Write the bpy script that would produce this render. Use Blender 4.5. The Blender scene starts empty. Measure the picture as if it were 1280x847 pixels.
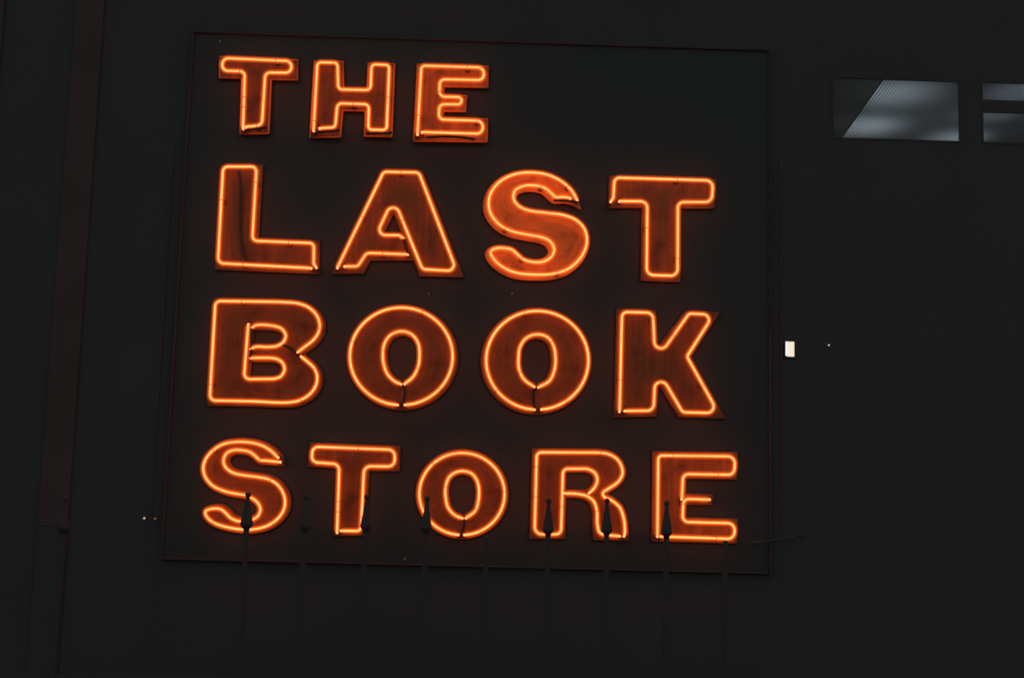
import bpy, bmesh, math, random
from mathutils import Vector, Matrix, noise
from mathutils.geometry import delaunay_2d_cdt
random.seed(7)
S = bpy.context.scene
COL = S.collection
V = Vector

# ------------------------------------------------------------------ camera, world, exposure
cam = bpy.data.cameras.new('camera')
cam_o = bpy.data.objects.new('camera', cam)
COL.objects.link(cam_o)
cam.sensor_width = 36.0
cam.lens = 36.0 * 1450.0 / 1280.0
cam.clip_start, cam.clip_end = 0.1, 600.0
_r = Matrix(((0.9994689096, -0.0276036898, -0.0173186318),
             (-0.0205337306, -0.1208067817, -0.9924636454),
             (0.0253034504, 0.9922921736, -0.1213094291)))
cam_o.matrix_world = Matrix.Translation((0.0, -9.8, 1.75)) @ _r.to_4x4()
cam.dof.use_dof = True
cam.dof.focus_distance = 7.9
cam.dof.aperture_fstop = 1.8
S.camera = cam_o

W = bpy.data.worlds.new('World')
S.world = W
W.use_nodes = True
bg = W.node_tree.nodes['Background']
bg.inputs[0].default_value = (0.97, 0.99, 1.0, 1)      # dim night sky over the city
bg.inputs[1].default_value = 0.30
S.view_settings.view_transform = 'Standard'
S.view_settings.look = 'None'
S.view_settings.exposure = 0.0
S.view_settings.gamma = 1.0
S.cycles.filter_width = 1.7
S.cycles.use_denoising = True
S.cycles.max_bounces = 6
S.cycles.sample_clamp_indirect = 4.0

# ------------------------------------------------------------------ helpers
def tag(o, label=None, cat=None, group=None, kind=None):
    if label: o['label'] = label
    if cat: o['category'] = cat
    if group: o['group'] = group
    if kind: o['kind'] = kind
    return o

def empty(name, loc):
    o = bpy.data.objects.new(name, None)
    o.location = loc
    o.empty_display_size = 0.1
    COL.objects.link(o)
    return o

def link(name, bm, m, parent=None, smooth=False):
    """bmesh in world coordinates -> one object; a child keeps the parent's origin"""
    off = V((0, 0, 0))
    p = parent
    while p is not None:
        off += p.location
        p = p.parent
    me = bpy.data.meshes.new(name)
    if off.length:
        bmesh.ops.translate(bm, verts=bm.verts, vec=-off)
    bm.to_mesh(me)
    bm.free()
    me.materials.append(m)
    if smooth:
        for f in me.polygons: f.use_smooth = True
    o = bpy.data.objects.new(name, me)
    COL.objects.link(o)
    if parent: o.parent = parent
    return o

def box(bm, x0, x1, y0, y1, z0, z1, bev=0.0):
    vs = [bm.verts.new((x, y, z)) for x in (x0, x1) for y in (y0, y1) for z in (z0, z1)]
    fs = [(0, 1, 3, 2), (4, 6, 7, 5), (0, 4, 5, 1), (2, 3, 7, 6), (0, 2, 6, 4), (1, 5, 7, 3)]
    new = [bm.faces.new([vs[i] for i in f]) for f in fs]
    if bev:
        es = set(e for f in new for e in f.edges)
        bmesh.ops.bevel(bm, geom=list(es), offset=bev, segments=1, affect='EDGES')
    return bm

def bx(*a, **k): return box(bmesh.new(), *a, **k)

def sweep(bm, pts, r, n=8, cap=True):
    """tube through 3D points, parallel transported; r number or list"""
    pts = [V(p) for p in pts]
    rs = r if isinstance(r, (list, tuple)) else [r] * len(pts)
    t0 = (pts[1] - pts[0]).normalized()
    a = V((0, 1, 0)) if abs(t0.y) < 0.9 else V((1, 0, 0))
    nrm = (a - t0 * a.dot(t0)).normalized()
    rings = []
    for i, p in enumerate(pts):
        if i == 0: t = t0
        elif i == len(pts) - 1: t = (pts[i] - pts[i-1]).normalized()
        else:
            t = (pts[i+1] - pts[i-1])
            t = t.normalized() if t.length > 1e-9 else (pts[i] - pts[i-1]).normalized()
        nrm = (nrm - t * nrm.dot(t))
        nrm = nrm.normalized() if nrm.length > 1e-6 else V((0, 0, 1))
        b = t.cross(nrm)
        rings.append([bm.verts.new(p + (nrm * math.cos(q) + b * math.sin(q)) * rs[i])
                      for q in [2 * math.pi * k / n for k in range(n)]])
    for r0, r1 in zip(rings, rings[1:]):
        for k in range(n):
            bm.faces.new((r0[k], r0[(k+1) % n], r1[(k+1) % n], r1[k]))
    if cap:
        bm.faces.new(rings[0][::-1]); bm.faces.new(rings[-1])
    return bm

def lathe(bm, prof, c, n=16):
    rings = []
    for (r, z) in prof:
        rings.append([bm.verts.new((c[0] + r * math.cos(2 * math.pi * k / n), c[1] + r * math.sin(2 * math.pi * k / n), c[2] + z)) for k in range(n)])
    for r0, r1 in zip(rings, rings[1:]):
        for k in range(n):
            bm.faces.new((r0[k], r0[(k+1) % n], r1[(k+1) % n], r1[k]))
    bm.faces.new(rings[0][::-1]); bm.faces.new(rings[-1])
    return bm

# ------------------------------------------------------------------ materials
def new_mat(name):
    m = bpy.data.materials.new(name)
    m.use_nodes = True
    nt = m.node_tree
    nt.nodes.clear()
    out = nt.nodes.new('ShaderNodeOutputMaterial')
    return m, nt, out

def matte(name, col, rough=0.8, var=0.25, scale=3.0, bump=0.0, spec=0.25, stretch=(1, 1, 1), metallic=0.0):
    m, nt, out = new_mat(name)
    b = nt.nodes.new('ShaderNodeBsdfPrincipled')
    tc = nt.nodes.new('ShaderNodeTexCoord')
    mp = nt.nodes.new('ShaderNodeMapping'); mp.inputs['Scale'].default_value = stretch
    nz = nt.nodes.new('ShaderNodeTexNoise'); nz.inputs['Scale'].default_value = scale; nz.inputs['Detail'].default_value = 7
    rp = nt.nodes.new('ShaderNodeMix'); rp.data_type = 'RGBA'
    rp.inputs['A'].default_value = (*[c * (1 - var) for c in col], 1)
    rp.inputs['B'].default_value = (*[c * (1 + var) for c in col], 1)
    nt.links.new(tc.outputs['Object'], mp.inputs[0]); nt.links.new(mp.outputs[0], nz.inputs[0])
    nt.links.new(nz.outputs['Fac'], rp.inputs['Factor']); nt.links.new(rp.outputs['Result'], b.inputs['Base Color'])
    b.inputs['Roughness'].default_value = rough
    b.inputs['Specular IOR Level'].default_value = spec
    b.inputs['Metallic'].default_value = metallic
    if bump:
        bp = nt.nodes.new('ShaderNodeBump'); bp.inputs['Strength'].default_value = bump; bp.inputs['Distance'].default_value = 0.01
        nt.links.new(nz.outputs['Fac'], bp.inputs['Height']); nt.links.new(bp.outputs[0], b.inputs['Normal'])
    nt.links.new(b.outputs[0], out.inputs[0])
    return m

def glow(name, col, strength, var=0.0):
    m, nt, out = new_mat(name)
    e = nt.nodes.new('ShaderNodeEmission')
    e.inputs[0].default_value = (*col, 1); e.inputs[1].default_value = strength
    if var:
        tc = nt.nodes.new('ShaderNodeTexCoord')
        nz = nt.nodes.new('ShaderNodeTexNoise'); nz.inputs['Scale'].default_value = 2.2; nz.inputs['Detail'].default_value = 2
        mr = nt.nodes.new('ShaderNodeMapRange')
        mr.inputs['From Min'].default_value = 0.3; mr.inputs['From Max'].default_value = 0.7
        mr.inputs['To Min'].default_value = strength * (1 - var); mr.inputs['To Max'].default_value = strength * (1 + var)
        nt.links.new(tc.outputs['Object'], nz.inputs[0]); nt.links.new(nz.outputs['Fac'], mr.inputs['Value'])
        nt.links.new(mr.outputs[0], e.inputs[1])
    nt.links.new(e.outputs[0], out.inputs[0])
    return m

def paint(name, swirl):
    """old orange-red enamel with brush streaks and grime; Object colour carries each letter's own wear"""
    m, nt, out = new_mat(name)
    N = nt.nodes.new; LK = nt.links.new
    b = N('ShaderNodeBsdfPrincipled')
    oi = N('ShaderNodeObjectInfo')
    tc = N('ShaderNodeTexCoord')
    if swirl:
        at = N('ShaderNodeAttribute'); at.attribute_name = 'edge_distance'
        cx = N('ShaderNodeCombineXYZ')
        sx = N('ShaderNodeSeparateXYZ')
        LK(tc.outputs['Object'], sx.inputs[0])
        mx = N('ShaderNodeMath'); mx.operation = 'MULTIPLY'; mx.inputs[1].default_value = 55.0
        LK(at.outputs['Fac'], mx.inputs[0]); LK(mx.outputs[0], cx.inputs[0])
        for i in (0, 2):
            q = N('ShaderNodeMath'); q.operation = 'MULTIPLY'; q.inputs[1].default_value = 3.2
            LK(sx.outputs[i], q.inputs[0]); LK(q.outputs[0], cx.inputs[1 if i == 0 else 2])
        vec = cx.outputs[0]
    else:
        mp = N('ShaderNodeMapping'); mp.inputs['Scale'].default_value = (34, 8, 2.6)
        LK(tc.outputs['Object'], mp.inputs[0]); vec = mp.outputs[0]
    ns = N('ShaderNodeTexNoise'); ns.inputs['Scale'].default_value = 1.0; ns.inputs['Detail'].default_value = 5; ns.inputs['Roughness'].default_value = 0.6
    LK(vec, ns.inputs[0])
    rm = N('ShaderNodeValToRGB')
    rm.color_ramp.elements[0].position = 0.28; rm.color_ramp.elements[0].color = (0.115, 0.047, 0.009, 1)
    rm.color_ramp.elements[1].position = 0.72; rm.color_ramp.elements[1].color = (0.195, 0.082, 0.012, 1)
    LK(ns.outputs['Fac'], rm.inputs[0])
    # grime patches
    n2 = N('ShaderNodeTexNoise'); n2.inputs['Scale'].default_value = 5.0; n2.inputs['Detail'].default_value = 6; n2.inputs['Distortion'].default_value = 0.6
    LK(tc.outputs['Object'], n2.inputs[0])
    r2 = N('ShaderNodeValToRGB')
    r2.color_ramp.elements[0].position = 0.30; r2.color_ramp.elements[0].color = (0.55, 0.50, 0.46, 1)
    r2.color_ramp.elements[1].position = 0.52; r2.color_ramp.elements[1].color = (1, 1, 1, 1)
    LK(n2.outputs['Fac'], r2.inputs[0])
    m1 = N('ShaderNodeMix'); m1.data_type = 'RGBA'; m1.blend_type = 'MULTIPLY'; m1.inputs['Factor'].default_value = 1
    LK(rm.outputs[0], m1.inputs['A']); LK(r2.outputs[0], m1.inputs['B'])
    m2 = N('ShaderNodeMix'); m2.data_type = 'RGBA'; m2.blend_type = 'MULTIPLY'; m2.inputs['Factor'].default_value = 1
    LK(m1.outputs['Result'], m2.inputs['A']); LK(oi.outputs['Color'], m2.inputs['B'])
    LK(m2.outputs['Result'], b.inputs['Base Color'])
    b.inputs['Roughness'].default_value = 0.5
    b.inputs['Specular IOR Level'].default_value = 0.3
    bp = N('ShaderNodeBump'); bp.inputs['Strength'].default_value = 0.25; bp.inputs['Distance'].default_value = 0.004
    LK(ns.outputs['Fac'], bp.inputs['Height']); LK(bp.outputs[0], b.inputs['Normal'])
    LK(b.outputs[0], out.inputs[0])
    return m

def glass(name):
    m, nt, out = new_mat(name)
    t = nt.nodes.new('ShaderNodeBsdfTransparent'); g = nt.nodes.new('ShaderNodeBsdfGlossy')
    t.inputs[0].default_value = (0.93, 0.95, 0.96, 1); g.inputs['Roughness'].default_value = 0.03
    mx = nt.nodes.new('ShaderNodeMixShader'); mx.inputs[0].default_value = 0.026
    nt.links.new(t.outputs[0], mx.inputs[1]); nt.links.new(g.outputs[0], mx.inputs[2]); nt.links.new(mx.outputs[0], out.inputs[0])
    return m

NEON = glow('neon_gas', (1.0, 0.106, 0.031), 6.6, 0.12)
def bloom_volume(name, col, dens):  # emission-only volume imitating lens bloom round the tubes
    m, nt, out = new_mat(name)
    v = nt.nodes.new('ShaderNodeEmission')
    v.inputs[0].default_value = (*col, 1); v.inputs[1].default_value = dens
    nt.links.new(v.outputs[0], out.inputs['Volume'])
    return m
BLOOM_INNER = bloom_volume('lens_bloom_inner', (1.0, 0.125, 0.009), 22.0)
BLOOM_OUTER = bloom_volume('lens_bloom_outer', (1.0, 0.115, 0.004), 9.0)
NEON_END = glow('neon_electrode_glow', (1.0, 0.25, 0.12), 4.5)
PAINT = [paint('orange_enamel_streaked', False), paint('orange_enamel_brushed', True)]
RIM = matte('orange_enamel_rim', (0.45, 0.16, 0.04), 0.5, 0.3, 9)
BLACK = matte('black_block_out_paint_and_shadow', (0.03, 0.03, 0.031), 0.6, 0.2, 20)
SIDE = matte('letter_side_black', (0.05, 0.048, 0.047), 0.7, 0.3, 8)
SUPG = matte('support_glass', (0.5, 0.46, 0.42), 0.15, 0.1, 20, spec=0.6)
BOARD = matte('sign_board_black', (0.033, 0.041, 0.039), 0.6, 0.14, 2.4, bump=0.1, stretch=(1, 1, 0.35), spec=0.20)
TRIM = matte('frame_dark_bronze', (0.050, 0.043, 0.041), 0.8, 0.3, 6)
WALL = matte('facade_dark_render', (0.052, 0.052, 0.052), 0.9, 0.10, 1.2, bump=0.2)
PIER = matte('pier_dark_neon_tint', (0.068, 0.049, 0.0465), 0.85, 0.35, 1.6, bump=0.2)  # red cast of the neon light put into the colour
IRON = matte('railing_black_iron', (0.046, 0.045, 0.045), 0.8, 0.1, 12)
GROUND = matte('pavement', (0.06, 0.06, 0.061), 0.9, 0.2, 1.5, bump=0.3)
CEIL = matte('ribbed_ceiling_metal', (0.5, 0.52, 0.54), 0.55, 0.06, 4)
DARKIN = matte('interior_dark_paint', (0.007, 0.007, 0.007), 0.9, 0.1, 3)
STEEL = matte('bolt_steel', (0.5, 0.5, 0.48), 0.35, 0.1, 30, metallic=0.6)
CABLE = matte('cable_grey', (0.070, 0.069, 0.068), 0.6, 0.1, 10)
GLASS = glass('window_glass')

# ------------------------------------------------------------------ setting
g = bmesh.new()
vs = [g.verts.new(p) for p in ((-150, -150, 0), (150, -150, 0), (150, 150, 0), (-150, 150, 0))]
g.faces.new(vs)
tag(link('ground', g, GROUND), 'dark pavement in front of the building', kind='structure')

YW = 0.02            # wall front
bld = tag(empty('building', (0, YW, 0)), 'dark night facade behind the neon sign with dim windows upper right', 'building')
WX0, WX1, WZ1 = -14.0, 14.0, 11.0
OPEN = [(2.93, 4.078, 4.790, 5.364), (4.254, 5.36, 4.790, 5.366)]
xs = sorted({WX0, WX1, *[v for o in OPEN for v in o[:2]]})
zs = sorted({0.0, WZ1, *[v for o in OPEN for v in o[2:]]})
w = bmesh.new()
def is_open(xc, zc): return any(o[0] < xc < o[1] and o[2] < zc < o[3] for o in OPEN)
for yy in (YW, YW + 0.07):
    for x0, x1 in zip(xs, xs[1:]):
        for z0, z1 in zip(zs, zs[1:]):
            if is_open((x0 + x1) / 2, (z0 + z1) / 2): continue
            w.faces.new([w.verts.new(p) for p in ((x0, yy, z0), (x1, yy, z0), (x1, yy, z1), (x0, yy, z1))])
for x0, x1, z0, z1 in OPEN:
    for q in (((x0, z0), (x1, z0)), ((x1, z0), (x1, z1)), ((x1, z1), (x0, z1)), ((x0, z1), (x0, z0))):
        (a, b), (c, d) = q
        w.faces.new([w.verts.new(p) for p in ((a, YW, b), (c, YW, d), (c, YW + 0.07, d), (a, YW + 0.07, b))])
link('wall', w, WALL, bld)
# piers and battens
for x0, x1, z0 in ((-3.72, -3.475, 1.28), (-4.60, -4.34, 4.4)):
    pl = link('pilaster', bx(x0, x1, -0.002, YW - 0.002, z0, 9.5, bev=0.006), PIER, bld)
    link('plinth', bx(x0 - .002, x1 + .002, 0.0, YW - 0.003, 0.004, z0 - .001, bev=0.006), WALL, pl)
for xb in (-2.80, 2.478):
    link('batten', bx(xb - 0.012, xb + 0.012, 0.012, YW - 0.002, 1.4, 4.6, bev=0.003), PIER, bld)
# windows
for i, (x0, x1, z0, z1) in enumerate(OPEN):
    fr = bmesh.new()
    t = 0.018
    ya, yb = YW - 0.003, YW + 0.012
    box(fr, x0 + .001, x1 - .001, ya, yb, z0 + .001, z0 + t); box(fr, x0 + .001, x1 - .001, ya, yb, z1 - t, z1 - .001)
    box(fr, x0 + .001, x0 + t, ya, yb, z0 + t, z1 - t); box(fr, x1 - t, x1 - .001, ya, yb, z0 + t, z1 - t)
    win = link('window', fr, IRON, bld)
    if i == 1:
        zt0, zt1 = 5.073, 5.192
        link('transom', bx(x0 + t, x1 - t, ya - .001, yb + .001, zt0, zt1, bev=.004), IRON, win)
        link('pane', bx(x0 + t, x1 - t, ya + .006, ya + .010, z0 + t, zt0), GLASS, win)
        link('pane', bx(x0 + t, x1 - t, ya + .006, ya + .010, zt1, z1 - t), GLASS, win)
    else:
        link('pane', bx(x0 + t, x1 - t, ya + .006, ya + .010, z0 + t, z1 - t), GLASS, win)
# room behind the windows: ribbed metal ceiling seen from below
ZC = 5.43
E0, E1 = V(((3.4689, 0.2286, 5.43))), V(((3.6384, 2.0496, 5.43)))              # left edge of the ribbed ceiling, on the ceiling plane
dr = (E1 - E0).normalized()
A0 = E0 + dr * ((YW + 0.075 - E0.y) / dr.y); A1 = E0 + dr * ((4.6 - E0.y) / dr.y)
cb = bmesh.new()
pitch = 0.030; nrib = 100
prev = None
for k in range(nrib):
    for o, zz in ((0.0, 0.022), (0.0005, 0.0), (pitch * .58, 0.0), (pitch * .58 + .0005, 0.022)):
        o += k * pitch
        a = cb.verts.new((A0.x + o, A0.y, ZC - .012 + zz)); b = cb.verts.new((A1.x + o, A1.y, ZC - .012 + zz))
        if prev: cb.faces.new((prev[0], a, b, prev[1]))
        prev = (a, b)
link('ribbed_ceiling', cb, CEIL, bld)
rb = bmesh.new()
def quad(bm, *p): bm.faces.new([bm.verts.new(q) for q in p])
quad(rb, (1.8, .10, 4.2), (1.8, 4.6, 4.2), (1.8, 4.6, 5.7), (1.8, .10, 5.7))
quad(rb, (1.8, 4.6, 4.2), (6.3, 4.6, 4.2), (6.3, 4.6, 5.7), (1.8, 4.6, 5.7))
quad(rb, (1.8, .10, 4.2), (6.3, .10, 4.2), (6.3, 4.6, 4.2), (1.8, 4.6, 4.2))
quad(rb, (6.3, .10, 4.2), (6.3, 4.6, 4.2), (6.3, 4.6, 5.7), (6.3, .10, 5.7))
quad(rb, (1.8, .095, 5.445), (6.3, .095, 5.445), (6.3, 4.6, 5.445), (1.8, 4.6, 5.445))
link('room_shell', rb, DARKIN, bld)
def unseen_room_lamp(x, y, z, power, size, col, aim, angle):
    l = bpy.data.lights.new('unseen_room_lamp', 'SPOT'); l.energy = power; l.shadow_soft_size = size; l.color = col
    l.spot_size = math.radians(angle); l.spot_blend = 1.0
    o = bpy.data.objects.new('unseen_room_lamp', l); COL.objects.link(o); o.location = (x, y, z)
    o.rotation_euler = (V(aim) - V((x, y, z))).to_track_quat('-Z', 'Y').to_euler()
    tag(o, None)
    return o
COOL = (0.82, 0.94, 1.0)
unseen_room_lamp(3.58, 0.55, 4.84, 6.5, 0.10, COOL, (3.60, 0.60, ZC), 110)
unseen_room_lamp(3.72, 1.55, 4.94, 5.4, 0.10, COOL, (3.72, 1.6, ZC), 110)
unseen_room_lamp(4.85, 1.90, 5.00, 4.0, 0.10, COOL, (4.80, 1.90, ZC), 100)
unseen_room_lamp(4.85, 0.40, 4.78, 4.0, 0.10, (0.8, 0.88, 1.0), (4.85, 0.40, ZC), 80)
unseen_room_lamp(4.80, 1.05, 4.86, 1.8, 0.10, COOL, (4.78, 1.05, ZC), 80)
unseen_room_lamp(4.3, 1.3, 4.30, 3.6, 0.20, COOL, (4.3, 1.3, ZC), 150)  # unseen fill lamp added to lift the whole ceiling

# ------------------------------------------------------------------ sign board with its raised frame
BX0, BX1, BZ0, BZ1 = -2.672, 2.366, 1.05, 5.56
sb = tag(empty('sign_board', (-.15, 0, BZ0)), 'large dark square board with thin raised frame carrying the neon letters', 'sign board')
link('backing_board', bx(BX0, BX1, 0.0, YW - .002, BZ0, BZ1), BOARD, sb)
fy0, fy1 = -0.022, YW - .004
for a in ((BX0 - .016, BX0 - .001, BZ0 - .016, BZ1 + .016), (BX1 + .001, BX1 + .016, BZ0 - .016, BZ1 + .016)):
    link('frame_strip', bx(a[0], a[1], fy0, fy1, a[2], a[3], bev=.003), TRIM, sb)
for a in ((BZ0 - .016, BZ0 - .001), (BZ1 + .001, BZ1 + .016)):
    link('frame_strip', bx(BX0 - .001, BX1 + .001, fy0 + .004, fy1 - .004, a[0], a[1], bev=.003), TRIM, sb)
for (x, z) in ((-2.447, 5.493), (-.673, 1.086), (-.549, 3.317), (.161, 3.337)):
    b_ = bmesh.new(); bmesh.ops.create_icosphere(b_, subdivisions=1, radius=.008, matrix=Matrix.Translation((x, -.004, z)))
    link('bolt', b_, STEEL, sb)

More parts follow.
